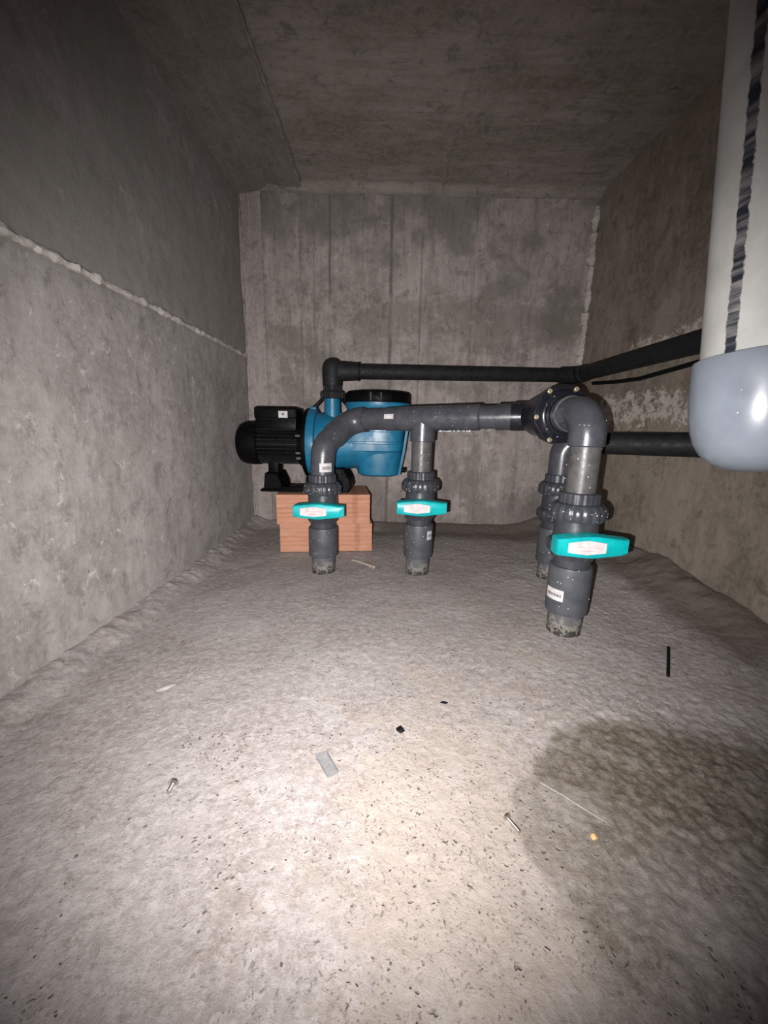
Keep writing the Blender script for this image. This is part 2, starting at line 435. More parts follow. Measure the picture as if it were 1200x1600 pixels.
def prism(bm, poly, dirv, depth, inset=0.0, back=0.0):
    """poly: list of Vector (front outline, ordered); extruded along dirv by depth"""
    d = Vector(dirv).normalized(); P = [Vector(p) for p in poly]
    c = sum(P, Vector()) / len(P)
    rows = []
    if inset: rows.append([p + (c - p).normalized() * inset for p in P])
    rows.append([p + d * (inset * 0.8 if inset else 0) for p in P])
    rows.append([p + d * depth for p in P])
    R = [[bm.verts.new(p) for p in r] for r in rows]
    n = len(P)
    for a, b in zip(R, R[1:]):
        for k in range(n): bm.faces.new((a[k], a[(k + 1) % n], b[(k + 1) % n], b[k]))
    bm.faces.new(R[0][::-1]); bm.faces.new(R[-1])
    return bm
def BM(): return bmesh.new()
def gear(teeth, depth, w=0.5):
    def f(a, i):
        return 1.0 if (a * teeth / (2 * math.pi)) % 1.0 < w else 1.0 - depth
    return f
def tube_patch(bm, base, axis_dir, r, a0, a1, h0, h1, ref, k=8):
    """curved thin label on a cylinder: base point, axis, angle range measured from ref toward axis x ref"""
    ax = Vector(axis_dir).normalized(); u = Vector(ref); u = (u - u.dot(ax) * ax).normalized(); v = ax.cross(u)
    base = Vector(base); rows = []
    for rr in (r, r + 0.0006):
        for h in (h0, h1):
            rows.append([bm.verts.new(base + ax * h + rr * (math.cos(a0 + (a1 - a0) * i / k) * u + math.sin(a0 + (a1 - a0) * i / k) * v)) for i in range(k + 1)])
    a, b, c, d = rows
    for i in range(k):
        bm.faces.new((c[i], c[i + 1], d[i + 1], d[i])); bm.faces.new((a[i], b[i], b[i + 1], a[i + 1]))
        bm.faces.new((a[i], a[i + 1], c[i + 1], c[i])); bm.faces.new((b[i], d[i], d[i + 1], b[i + 1]))
    bm.faces.new((a[0], c[0], d[0], b[0])); bm.faces.new((a[k], b[k], d[k], c[k]))
    return bm
def droplets(root, axis_pts, r, count, seed, facing=(-0.25, -1, 0.0), spread=1.5, size=(0.0006, 0.0014)):
    """condensation beads on a pipe between axis_pts"""
    rnd = random.Random(seed); bm = BM()
    P = [Vector(p) for p in axis_pts]
    for _ in range(count):
        i = rnd.randrange(len(P) - 1); t = rnd.random(); p = P[i].lerp(P[i + 1], t); ax = (P[i + 1] - P[i]).normalized()
        u = Vector(facing); u = (u - u.dot(ax) * ax).normalized(); v = ax.cross(u); a = rnd.gauss(0, spread / 2)
        nrm = math.cos(a) * u + math.sin(a) * v; s = rnd.uniform(*size)
        mt = Matrix.Translation(p + nrm * (r + s * 0.1)) @ nrm.to_track_quat('Z', 'Y').to_matrix().to_4x4() @ Matrix.Diagonal((s, s, s * 0.6, 1))
        bmesh.ops.create_icosphere(bm, subdivisions=1, radius=1.0, matrix=mt)
    return part(root, 'water_droplets', bm, 'water', kind='stuff')

# ------------------------------------------------------------------ the chamber
XL, YB, YF, ZC = -0.567, 1.70, -1.10, 1.29
def xr(y): return 0.80 + (1.70 - y) * 0.02 - 0.02 * np.clip((y - 1.2) / 0.5, 0, 1)
def rightslope(x, y):
    d = xr(y) - x
    return 0.055 * sstep(0.26, 0.0, d) * sstep(0.55, 1.1, y) + 0.02 * sstep(0.10, 0.0, d)
def floor_h(x, y):
    x = np.asarray(x, float); y = np.asarray(y, float)
    h = (fbm(x * 5, y * 5, 1, 3) - 0.5) * 0.010 + (fbm(x * 22, y * 22, 5, 3) - 0.5) * 0.0016
    rough = 0.55 + 0.5 * sstep(0.1, 0.6, x) + 0.5 * sstep(1.0, 1.5, y)
    h = h + (fbm(x * 105, y * 90, 13, 2) - 0.5) * 0.0046 * sstep(0.12, 0.34, x) * sstep(0.66, 0.46, y)
    h = h + (fbm(x * 70, y * 70, 9, 3) - 0.5) * 0.0020 * rough + (fbm(x * 150, y * 120, 19, 2) - 0.5) * 0.0018 * rough
    dl = x - XL
    h = h + (0.020 + 0.012 * (fbm(y * 40, x * 30, 31, 3) - 0.5)) * sstep(0.065, 0.004, dl + 0.03 * (fbm(y * 14, x * 9, 33, 3) - 0.5))
    h = h + 0.022 * sstep(0.10, 0.0, YB - y)
    h = h + rightslope(x, y) * (0.75 + 0.5 * fbm(x * 12, y * 12, 41, 3))
    return h
def floor_at(x, y): return float(floor_h(np.array([x]), np.array([y]))[0])

def grid_mesh(name, mat, nu, nv, fn, attrs=None):
    u, v = np.meshgrid(np.linspace(0, 1, nu), np.linspace(0, 1, nv))
    co = fn(u.ravel(), v.ravel())
    idx = np.arange(nu * nv).reshape(nv, nu)
    f = np.stack([idx[:-1, :-1], idx[:-1, 1:], idx[1:, 1:], idx[1:, :-1]], -1).reshape(-1, 4)
    me = bpy.data.meshes.new(name)
    me.vertices.add(len(co)); me.vertices.foreach_set('co', np.ascontiguousarray(co, dtype=np.float32).ravel())
    me.loops.add(f.size); me.loops.foreach_set('vertex_index', f.ravel().astype(np.int32))
    me.polygons.add(len(f)); me.polygons.foreach_set('loop_start', np.arange(0, f.size, 4, dtype=np.int32))
    try: me.polygons.foreach_set('loop_total', np.full(len(f), 4, dtype=np.int32))
    except Exception: pass
    me.update(calc_edges=True); me.validate()
    me.polygons.foreach_set('use_smooth', [True] * len(f))
    if attrs:
        for k, arr in attrs(co).items():
            a = me.attributes.new(k, 'FLOAT', 'POINT'); a.data.foreach_set('value', arr.astype(np.float32))
    o = link(name, me, mat); o['kind'] = 'structure'
    return o

def warp(u, k=1.7): return u ** k
def floor_fn(u, v):
    x = XL - 0.02 + u * 1.52
    y = np.interp(v, [0, 0.07, 1], [YF - 0.02, 0.05, YB + 0.02])
    return np.stack([x, y, floor_h(x, y)], 1)
DARK_POLY = [(0.262, 0.515), (0.205, 0.455), (0.165, 0.405), (0.148, 0.365), (0.150, 0.325), (0.165, 0.295), (0.175, 0.265), (0.165, 0.235), (0.16, 0.20), (0.20, 0.16), (0.32, 0.12), (0.60, 0.08), (0.82, 0.2), (0.80, 0.42), (0.62, 0.50), (0.46, 0.535), (0.36, 0.53)]  # outline of the darker floor patch
def poly_sd(x, y, poly):
    d = np.full(x.shape, 1e9); inside = np.zeros(x.shape, bool)
    for (x0, y0), (x1, y1) in zip(poly, poly[1:] + poly[:1]):
        ex, ey = x1 - x0, y1 - y0; t = np.clip(((x - x0) * ex + (y - y0) * ey) / (ex * ex + ey * ey), 0, 1)
        d = np.minimum(d, np.hypot(x - x0 - t * ex, y - y0 - t * ey))
        c = ((y0 > y) != (y1 > y)) & (x < (x1 - x0) * (y - y0) / (y1 - y0 + 1e-12) + x0); inside ^= c
    return np.where(inside, d, -d)
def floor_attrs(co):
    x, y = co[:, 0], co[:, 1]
    sd = poly_sd(x, y, DARK_POLY) + (fbm(x * 30, y * 30, 61, 3) - 0.5) * 0.02
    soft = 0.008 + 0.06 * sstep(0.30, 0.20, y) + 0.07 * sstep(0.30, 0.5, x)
    darker = sstep(-0.3, 1.0, sd / soft)
    darker = darker * (1 - 0.75 * sstep(0.26, 0.16, y) * sstep(0.42, 0.2, x)) * (1 - 0.45 * sstep(0.5, 0.75, fbm(x * 6, y * 6, 71, 3)))
    darker = darker * (1 - 0.6 * np.exp(-(((x - 0.27) / 0.09) ** 2 + ((y - 0.20) / 0.06) ** 2))) * (1 - 0.35 * sstep(0.45, 0.7, x))
    soil = 0.95 * sstep(0.30, 0.02, xr(y) - x) * sstep(0.35, 0.9, y) + 0.22 * sstep(0.6, 0.75, x) + 0.75 * sstep(0.30, 0.03, YB - y) * sstep(-0.5, 0.3, x) + 0.25 * sstep(1.1, 1.5, y)
    worn = 0.38 * np.exp(-(((x - 0.07) / 0.13) ** 2 + ((y - 0.33) / 0.22) ** 2)) + 0.15 * np.exp(-(((x - 0.25) / 0.3) ** 2 + ((y - 0.8) / 0.3) ** 2)) - 0.12 * sstep(-0.1, -0.4, x)
    return {'darker': np.clip(darker, 0, 1), 'soil': np.clip(soil, 0, 1), 'worn': worn}
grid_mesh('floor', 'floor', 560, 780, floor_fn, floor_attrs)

def wob(a, b, s, amp): return (fbm(a * 4, b * 4, s, 3) - 0.5) * amp + (fbm(a * 30, b * 30, s + 3, 3) - 0.5) * amp * 0.35
def back_fn(u, v):
    x = XL - 0.03 + u * 1.46; z = -0.04 + v * (ZC + 0.06)
    y = YB + wob(x, z, 101, 0.008)
    for x0 in (-0.343, -0.229, 0.009, 0.127, 0.33): y = y + 0.002 * np.exp(-((x - x0) / 0.004) ** 2)
    return np.stack([x, y, z], 1)
grid_mesh('wall_back', 'c_back', 300, 160, back_fn)
def left_fn(u, v):
    y = np.interp(u, [0, 0.12, 1], [YF - 0.02, 0.0, YB + 0.02]); z = -0.04 + v * (ZC + 0.06)
    x = XL + wob(y, z, 111, 0.008) - 0.004 * sstep(0.695, 0.70, z)
    return np.stack([x, y, z], 1)
grid_mesh('wall_left', 'c_left', 220, 160, left_fn)
def right_fn(u, v):
    y = np.interp(u, [0, 0.12, 1], [YF - 0.02, 0.0, YB + 0.02]); z = -0.04 + v * (ZC + 0.06)
    x = xr(y) + wob(y, z, 121, 0.010)
    return np.stack([x, y, z], 1)
def right_attrs(co):
    y, z = co[:, 1], co[:, 2]
    b = np.exp(-((z - 0.50) / 0.10) ** 2) * sstep(0.7, 1.0, y) * (1 - sstep(1.5, 1.66, y))
    b = np.maximum(b, 0.9 * np.exp(-((z - 0.70) / 0.05) ** 2) * sstep(0.8, 1.0, y) * (1 - sstep(1.35, 1.5, y)))
    b = np.maximum(b, 0.5 * np.exp(-((z - 0.95) / 0.3) ** 2) * sstep(1.2, 1.4, y))
    return {'bloom': b}
grid_mesh('wall_right', 'c_right', 220, 160, right_fn, right_attrs)
def front_fn(u, v):
    x = XL - 0.03 + u * 1.46; z = -0.04 + v * (ZC + 0.06)
    return np.stack([x, YF + wob(x, z, 131, 0.006), z], 1)
grid_mesh('wall_front', 'c_right', 60, 50, front_fn)
def ceil_fn(u, v):
    x = XL - 0.03 + u * 1.46; y = np.interp(v, [0, 0.12, 1], [YF - 0.02, 0.0, YB + 0.02])
    z = ZC + 0.006 + wob(x, y, 141, 0.008)
    z = z + (vnoise(y / 0.075, np.zeros_like(y), 7) - 0.5) * 0.003 * sstep(0.1, 0.25, x)
    z = z - 0.004 * np.exp(-((x - 0.187 + 0.004 * np.sin(y * 30)) / 0.005) ** 2)
    z = z - 0.022 * sstep(YB - 0.05, YB, y + 0.02 * (fbm(x * 18, y * 3, 151, 3) - 0.5))
    return np.stack([x, y, z], 1)
grid_mesh('ceiling', 'c_ceil', 240, 300, ceil_fn)
# haunch along the left of the ceiling: two facets and a stepped lip
def haunch_fn(u, v):
    px = np.array([XL - 0.01, -0.468, -0.452, -0.336, -0.331, -0.325]); pz = np.array([ZC - 0.028, ZC - 0.009, ZC - 0.003, ZC - 0.008, ZC - 0.004, ZC + 0.008])
    k = np.array([0, .35, .42, .86, .93, 1.0])
    y = YF + v * (YB - YF)
    x = np.interp(u, k, px) + (fbm(y * 9, u * 3, 161, 3) - 0.5) * 0.012 * (u > 0.2) + (fbm(y * 40, u * 3, 163, 2) - 0.5) * 0.007 * (u > 0.8)
    z = np.interp(u, k, pz) + wob(x, y, 165, 0.005)
    return np.stack([x, y, z], 1)
grid_mesh('trim_1', 'c_haunch', 44, 260, haunch_fn)

def ridge(name, pts, r, mat, seed, jit=0.4, n=8, flat=(1, 1, 1), label=None):
    """lumpy mortar bead along a line"""
    pts = [Vector(p) for p in pts]; dense = []
    for a, b in zip(pts, pts[1:]):
        k = max(2, int((b - a).length / 0.008))
        dense += [a.lerp(b, i / k) for i in range(k)]
    dense.append(pts[-1]); rnd = np.random.RandomState(seed)
    t = np.arange(len(dense)) * 0.008
    rr = r * (0.65 + jit * 2 * (fbm(t * 40, t * 0 + seed, seed, 3) - 0.3))
    bm = BM(); sweep(bm, dense, [max(0.001, float(q)) for q in rr], n)
    for v in bm.verts: v.co += Vector((rnd.uniform(-1, 1), rnd.uniform(-1, 1), rnd.uniform(-1, 1))) * r * 0.22
    o = from_bm(name, bm, mat, None, True); o['kind'] = 'structure'
    return o
ridge('trim_2', [(XL, YF + 0.02, 0.700), (XL, 0.6, 0.700), (XL, 1.1, 0.699), (XL - 0.002, YB, 0.696)], 0.0085, 'mortar', 3, 0.5)
ridge('trim_3', [(0.772, YB - 0.004, 1.25), (0.776, YB - 0.004, 1.05), (0.778, YB - 0.004, 0.95), (0.776, YB - 0.003, 0.62)], 0.0155, 'mortar', 5, 0.75, flat=(1, .5, 1))
ridge('trim_6', [(-0.330, YF + 0.05, ZC - 0.004), (-0.331, 0.6, ZC - 0.004), (-0.329, 1.2, ZC - 0.004), (-0.330, YB - 0.03, ZC - 0.005)], 0.0035, 'c_ceil', 13, 0.6)
bm = BM(); box(bm, (-0.554, YB - 0.006, -0.02), (-0.486, YB + 0.02, ZC + 0.004), 0.002)
o = from_bm('trim_4', bm, 'strip'); o['kind'] = 'structure'
ridge('trim_5', [(-0.558, YB - 0.004, 1.28), (-0.557, YB - 0.003, 0.9), (-0.556, YB - 0.003, 0.5), (-0.556, YB - 0.002, 0.05)], 0.006, 'strip', 8, 0.5)

# ------------------------------------------------------------------ valves and floor pipes
V3 = Vector
def handle_mesh(bm, c, fwd, right):
    """T-handle in front of a valve: c is the centre of its front face"""
    f, r, u = V3(fwd), V3(right), V3((0, 0, 1))
    xs = [(-0.070, 0.0155), (-0.066, 0.0170), (-0.012, 0.0225), (0.004, 0.0225), (0.056, 0.0165), (0.070, 0.0155)]
    def outline(dx, sc, sag):
        up = [c + r * (x * (1 - dx)) + u * (h * sc) - f * sag(x) for x, h in xs]
        dn = [c + r * (x * (1 - dx)) - u * (h * sc) - f * sag(x) for x, h in xs[::-1]]
        return up + dn
    sag0 = lambda x: 0.0 if x < 0.05 else (x - 0.05) * 0.5
    rows = [outline(0.02, 0.72, sag0), outline(0.0, 0.93, lambda x: sag0(x) + 0.003), outline(0, 1.0, lambda x: 0.012 + sag0(x)), outline(0.03, 0.98, lambda x: 0.034)]
    R = [[bm.verts.new(p) for p in q] for q in rows]; n = len(R[0])
    for a, b in zip(R, R[1:]):
        for k in range(n): bm.faces.new((a[k], a[(k + 1) % n], b[(k + 1) % n], b[k]))
    bm.faces.new(R[0][::-1]); bm.faces.new(R[-1])
    return bm
def ball_valve(x, y, zc, rot, label, seed):
    """union ball valve centred at handle height zc; rot turns the handle about the pipe axis"""
    t = thing('ball_valve', label, 'valve', (x, y, zc), 'ball valves on the upright pipes')
    f = V3((math.sin(rot), -math.cos(rot), 0)); r = V3((math.cos(rot), math.sin(rot), 0))
    b = BM(); lathe(b, [(0.034, zc - 0.045), (0.041, zc - 0.042), (0.042, zc - 0.02), (0.0435, zc), (0.042, zc + 0.02), (0.041, zc + 0.05), (0.034, zc + 0.052)], at=(x, y, 0), n=36)
    sweep(b, [V3((x, y, zc)) + f * 0.02, V3((x, y, zc)) + f * 0.052], 0.021, 24)
    part(t, 'valve_body', b, 'fitting')
    g = gear(18, 0.04, 0.6)
    def gmod(prof):
        return lambda a, i: g(a, i) if prof[i][2] else 1.0
    up = [(0.040, zc + 0.036, 0), (0.051, zc + 0.038, 1), (0.0545, zc + 0.044, 1), (0.0545, zc + 0.060, 1), (0.051, zc + 0.066, 1), (0.047, zc + 0.071, 0), (0.040, zc + 0.073, 0)]
    b = BM(); lathe(b, [(p[0], p[1]) for p in up], at=(x, y, 0), n=108, mod=gmod(up)); part(t, 'union_nut', b, 'fitting')
    lo = [(0.038, zc - 0.044, 0), (0.041, zc - 0.043, 0), (0.0455, zc - 0.034, 1), (0.0535, zc - 0.026, 1), (0.0545, zc - 0.012, 1), (0.050, zc - 0.006, 1), (0.040, zc - 0.004, 0)]
    b = BM(); lathe(b, [(p[0], p[1]) for p in lo], at=(x, y, 0), n=108, mod=gmod(lo)); part(t, 'union_nut', b, 'fitting')
    g2 = gear(22, 0.035, 0.5)
    b = BM(); lathe(b, [(0.036, zc + 0.068), (0.0395, zc + 0.070), (0.0395, zc + 0.092), (0.036, zc + 0.094)], at=(x, y, 0), n=88, mod=lambda a, i: g2(a, i)); part(t, 'end_connector', b, 'fitting')
    b = BM(); lathe(b, [(0.034, zc - 0.067), (0.036, zc - 0.066), (0.037, zc - 0.038), (0.034, zc - 0.036)], at=(x, y, 0), n=40); part(t, 'end_connector', b, 'fitting')
    c = V3((x, y, zc + 0.0)) + f * 0.083
    b = BM(); handle_mesh(b, c, f, r); h = part(t, 'handle', b, 'teal', label='teal T-shaped handle')
    b = BM()
    u = V3((0, 0, 1))
    ol = [(-0.050, 0.0095), (-0.014, 0.0145), (0.022, 0.0095)]
    poly = [c + r * px + u * pz + f * 0.0012 for px, pz in ol] + [c + r * px - u * pz + f * 0.0012 for px, pz in ol[::-1]]
    prism(b, poly, -f, 0.004, 0.0012); part(t, 'label_plate', b, 'label', parent=h, label='white hexagonal inset')
    b = BM()
    for dz, w in ((0.0012, 0.042), (-0.0052, 0.030)):
        pc = c + r * -0.014 + u * dz + f * 0.0014
        prism(b, [pc - r * w / 2 - u * 0.0004, pc + r * w / 2 - u * 0.0004, pc + r * w / 2 + u * 0.0004, pc - r * w / 2 + u * 0.0004], -f, 0.0008)
    part(t, 'print_line', b, 'red_print', parent=h, smooth=False)
    droplets(t, [(x, y, zc + 0.040), (x, y, zc + 0.066)], 0.0545, 16, seed, size=(0.0008, 0.0016))
    droplets(t, [(x, y, zc - 0.030), (x, y, zc - 0.012)], 0.0545, 10, seed + 1, size=(0.0008, 0.0016))
    return t
def scribble(b, base, r, a0, a1, h0, h1, ref):
    """broken dark marks of the small print"""
    rnd = random.Random(int(a0 * 1000)); a = a0
    while a < a1:
        w = rnd.uniform(0.04, 0.12)
        tube_patch(b, base, (0, 0, 1), r, a, min(a + w, a1), h0, h1, ref, 2); a += w + 0.03
def floor_pipe(x, y, zc, label, seed, sticker=None, tilt=0.0):
    z0 = floor_at(x, y) - 0.02
    t = thing('floor_pipe', label, 'pipe', (x, y, floor_at(x, y)), 'grey pipe stubs rising from the floor')
    b = BM(); sweep(b, [(x, y, z0), (x, y, 0.03), (x, y, 0.075)], 0.0345, 40); part(t, 'pipe', b, 'stub', label='cement-splashed lower pipe')
    zt = zc - 0.060
    b = BM(); lathe(b, [(0.036, 0.050), (0.0415, 0.052), (0.0425, 0.056), (0.0425, zt - 0.006), (0.0415, zt - 0.001), (0.036, zt)], at=(x, y, 0), n=44); cp = part(t, 'coupling_socket', b, 'socket')
    if sticker:
        a0, a1, h0, h1 = sticker
        b = BM(); tube_patch(b, (x, y, 0), (0, 0, 1), 0.0426, a0, a1, h0, h1, (0, -1, 0)); part(t, 'sticker', b, 'paper', parent=cp, label='small white printed sticker')
        b = BM(); hh = h1 - h0
        scribble(b, (x, y, 0), 0.0431, a0 + 0.12 * (a1 - a0), a1 - 0.1 * (a1 - a0), h0 + hh * 0.35, h0 + hh * 0.6, (0, -1, 0)); part(t, 'print', b, 'ink', parent=cp, smooth=False)
    droplets(t, [(x, y, 0.06), (x, y, zt)], 0.0425, 9, seed, size=(0.0007, 0.0014))
    return t

R1 = (-0.179, 1.140); R2 = (0.104, 1.150); R3 = (0.397, 0.800); R4 = (0.496, 1.125)
Z1, Z2, Z3, Z4 = 0.199, 0.212, 0.215, 0.215
floor_pipe(*R1, Z1, 'leftmost grey pipe stub rising from floor in front of terracotta bricks', 11)
floor_pipe(*R2, Z2, 'middle grey pipe stub rising from bare floor, white sticker on its right side', 12, (0.55, 1.0, 0.110, 0.136))
floor_pipe(*R3, Z3, 'nearest grey pipe stub rising from floor, white sticker low on its left', 13, (-1.62, -0.62, 0.083, 0.107))
floor_pipe(*R4, Z4, 'grey pipe stub mostly hidden behind the nearest upright pipe', 14)
ball_valve(*R1, Z1, 0.0, 'teal-handled ball valve in front of the terracotta bricks, leftmost of the valves', 21)
ball_valve(*R2, Z2, 0.0, 'teal-handled ball valve on the middle upright pipe below the tee fitting', 22)
ball_valve(*R3, Z3, 0.0, 'largest teal-handled ball valve, on the nearest upright pipe below the big elbow', 23)
ball_valve(*R4, Z4, math.radians(95), 'ball valve half hidden behind the nearest upright pipe, handle turned away', 24)

# ------------------------------------------------------------------ manifold
def run(s):  # the slanting horizontal run; s is metres right of the tee
    return V3((0.099 + s, 1.150 - 0.40 * s, 0.4545 + 0.030 * s))
def rdir(): return (run(1) - run(0)).normalized()
mf = thing('pipe_manifold', 'dark grey pipe run with tee and elbows joining two uprights before the blue pump', 'pipe', (0.1, 1.15, 0.30))
# riser 1: two 45-degree elbows
p0 = V3((R1[0], R1[1], Z1 + 0.085)); pA = V3((R1[0] + 0.002, R1[1] + 0.004, 0.372)); pB = run(-0.205) + V3((0, 0, -0.002)); pC = run(-0.145)
b = BM(); sweep(b, [p0, p0 + V3((0, 0, .02))], 0.0295, 32); part(mf, 'pipe', b, 'pvc')
mid = pA.lerp(pB, 0.42)
b = BM()
pts = [V3((R1[0], R1[1], Z1 + 0.094))] + [V3((R1[0], R1[1], Z1 + 0.12))] + arc(p0, pA, pB, 0.055, 8) + [mid]
sweep(b, pts, [0.0335] * 2 + [0.0345] * (len(pts) - 3) + [0.0345], 36); e1 = part(mf, 'elbow', b, 'pvc')
b = BM()
pts = [pA.lerp(pB, 0.36), pA.lerp(pB, 0.365)] + arc(pA, pB, pC, 0.06, 8) + [run(-0.162), run(-0.160)]
sweep(b, pts, [0.0340, 0.0375] + [0.0368] * 9 + [0.0375, 0.034], 36); e2 = part(mf, 'elbow', b, 'pvc')
b = BM(); sweep(b, [run(-0.165), run(-0.085)], 0.0315, 32); part(mf, 'pipe', b, 'pvc')
# sticker on lower elbow
b = BM(); tube_patch(b, (R1[0], R1[1], 0), (0, 0, 1), 0.0346, -0.08, 0.95, 0.302, 0.327, (0, -1, 0)); part(mf, 'sticker', b, 'paper', parent=e1, label='white sticker with small print')
b = BM(); scribble(b, (R1[0], R1[1], 0), 0.0351, 0.15, 0.85, 0.309, 0.318, (0, -1, 0)); part(mf, 'print', b, 'ink', parent=e1, smooth=False)
d = rdir()
b = BM(); tube_patch(b, run(-0.205), d, 0.0368, -0.55, 0.25, 0.012, 0.030, (0, -1, -0.35)); part(mf, 'sticker', b, 'paper', parent=e2, label='small pale sticker')
# tee
b = BM()
sweep(b, [run(-0.096), run(-0.0955), run(-0.061), run(-0.0605), run(-0.058), run(-0.0575), run(0.150), run(0.1505), run(0.154)],
      [0.031, 0.0335, 0.0335, 0.0325, 0.0325, 0.0345, 0.0345, 0.0335, 0.031], 40)
sweep(b, [(R2[0], R2[1], 0.46), (R2[0], R2[1], 0.392), (R2[0], R2[1], 0.390)], [0.0345, 0.0345, 0.032], 36)
te = part(mf, 'tee_fitting', b, 'pvc')
b = BM(); tube_patch(b, run(-0.092), d, 0.0337, -0.75, -0.35, 0.0, 0.028, (0, -1, -0.35)); part(mf, 'sticker', b, 'paper', parent=te, label='small pale sticker')
b = BM(); sweep(b, [(R2[0], R2[1], Z2 + 0.085), (R2[0], R2[1], 0.40)], 0.0290, 36); part(mf, 'pipe', b, 'pipe_dusty', label='dusty short upright pipe')
b = BM(); sweep(b, [run(0.145), run(0.225)], 0.0300, 36); part(mf, 'pipe', b, 'pvc')
b = BM(); sweep(b, [run(0.190), run(0.1905), run(0.240)], [0.030, 0.0335, 0.0335], 36); part(mf, 'pipe_collar', b, 'fitting')
droplets(mf, [run(-0.05), run(0.15)], 0.0345, 26, 31, size=(0.0006, 0.0013))
droplets(mf, [(R2[0], R2[1], .31), (R2[0], R2[1], .45)], 0.0310, 12, 32)
droplets(mf, [pA, mid, pB], 0.036, 10, 33)
rnd = random.Random(5); b = BM()   # drips hanging under the run
for _ in range(26):
    p = run(rnd.uniform(0.05, 0.13)) + V3((0, rnd.uniform(-0.012, 0.012), -0.0345)); s = rnd.uniform(0.0015, 0.0035)
    bmesh.ops.create_icosphere(b, subdivisions=1, radius=1, matrix=Matrix.Translation(p) @ Matrix.Diagonal((s, s, s * 1.1, 1)))
part(mf, 'hanging_drips', b, 'water', kind='stuff')

# check valve: hexagonal bolted flange facing the viewer
FC = V3((0.392, 0.925, 0.464))
cv = thing('check_valve', 'black check valve with bolted hexagonal flange behind the big elbow', 'valve', FC)
ax = V3((0.10, -1, 0)).normalized(); rt = V3((1, 0.10, 0)).normalized(); upv = V3((0, 0, 1))
def hexa(c, R, k=6, ph=0.0, trunc=0.18):
    pts = []
    for i in range(k):
        a = ph + 2 * math.pi * i / k; a2 = ph + 2 * math.pi * (i + 1) / k; a0 = ph + 2 * math.pi * (i - 1) / k
        P = lambda q: c + rt * (R * math.cos(q)) + upv * (R * math.sin(q))
        pts += [P(a).lerp(P(a0), trunc), P(a).lerp(P(a2), trunc)]
    return pts
b = BM(); prism(b, hexa(FC + ax * 0.012, 0.072, 6, 0.10), -ax, 0.012, 0.002); prism(b, hexa(FC - ax * 0.003, 0.070, 6, 0.10), -ax, 0.012, 0.0015)
part(cv, 'flange', b, 'valve_black')
b = BM(); sweep(b, [FC + ax * 0.010, FC + ax * 0.014, FC + ax * 0.020, FC + ax * 0.021, FC + ax * 0.026, FC + ax * 0.027, FC + ax * 0.033], [0.056, 0.055, 0.050, 0.046, 0.046, 0.041, 0.040], 48); part(cv, 'bonnet', b, 'valve_black')
b = BM(); sweep(b, [FC - ax * 0.012, FC - ax * 0.09, FC - ax * 0.125, FC - ax * 0.13], [0.052, 0.050, 0.042, 0.02], 44)
sweep(b, [run(0.225), run(0.2255), run(0.30)], [0.031, 0.0355, 0.0355], 36); part(cv, 'valve_body', b, 'valve_black')
b0 = None
for i in range(6):
    a = 0.10 + 2 * math.pi * i / 6
    c = FC + ax * 0.012 + rt * (0.061 * math.cos(a)) + upv * (0.061 * math.sin(a))
    if b0 is None:
        b = BM(); lathe(b, [(0.0052, 0.0), (0.0052, 0.0012)], at=(0, 0, 0), n=16)
        lathe(b, [(0.0042, 0.001), (0.0042, 0.005), (0.0034, 0.006)], at=(0, 0, 0), n=6)
        b0 = from_bm('bolt', b, 'brass_bolt', cv); ob = b0
        b0['label'] = 'zinc hex bolt'
    else:
        ob = b0.copy(); COL.objects.link(ob); ob.parent = cv
    ob.matrix_basis = Matrix.Translation(c - FC) @ ax.to_track_quat('Z', 'Y').to_matrix().to_4x4()
droplets(cv, [FC + ax * 0.012, FC + ax * 0.03], 0.05, 14, 41, facing=(-1, 0, -0.4), size=(0.0008, 0.0016))

# nearest riser: elbow and dusty pipe
el = thing('pipe_elbow', 'large grey elbow on dusty upright pipe, nearest to the viewer', 'pipe', (R3[0], R3[1], 0.31))
EZ = 0.4645
b = BM()
pc = V3((R3[0], R3[1], EZ)); pa = FC + ax * 0.02; pb = V3((R3[0], R3[1], 0.30))
pa = V3((pa.x, pa.y, EZ))
pts = [pa, pa.lerp(pc, 0.30), pa.lerp(pc, 0.31)] + arc(pa, pc, pb, 0.045, 12) + [V3((R3[0], R3[1], 0.402)), V3((R3[0], R3[1], 0.3995))]
sweep(b, pts, [0.0385, 0.0385, 0.0345] + [0.0345] * 13 + [0.0345, 0.0315], 40); ep = part(el, 'elbow', b, 'pvc')
b = BM(); sweep(b, [(R3[0], R3[1], Z3 + 0.08), (R3[0], R3[1], 0.41)], 0.0290, 36); part(el, 'pipe', b, 'pipe_dusty', label='dusty upright pipe')
# moulded boss on the elbow's shoulder
bc = pa.lerp(pc, 0.55) + V3((-0.031, 0, -0.004))
b = BM(); sweep(b, [bc + V3((0.012, 0, 0)), bc - V3((0.0045, 0.002, 0)), bc - V3((0.006, 0.003, 0))], [0.0165, 0.0165, 0.0145], 28); part(el, 'moulded_boss', b, 'fitting', parent=None)
droplets(el, [(R3[0], R3[1], .32), (R3[0], R3[1], .45)], 0.0315, 18, 51)

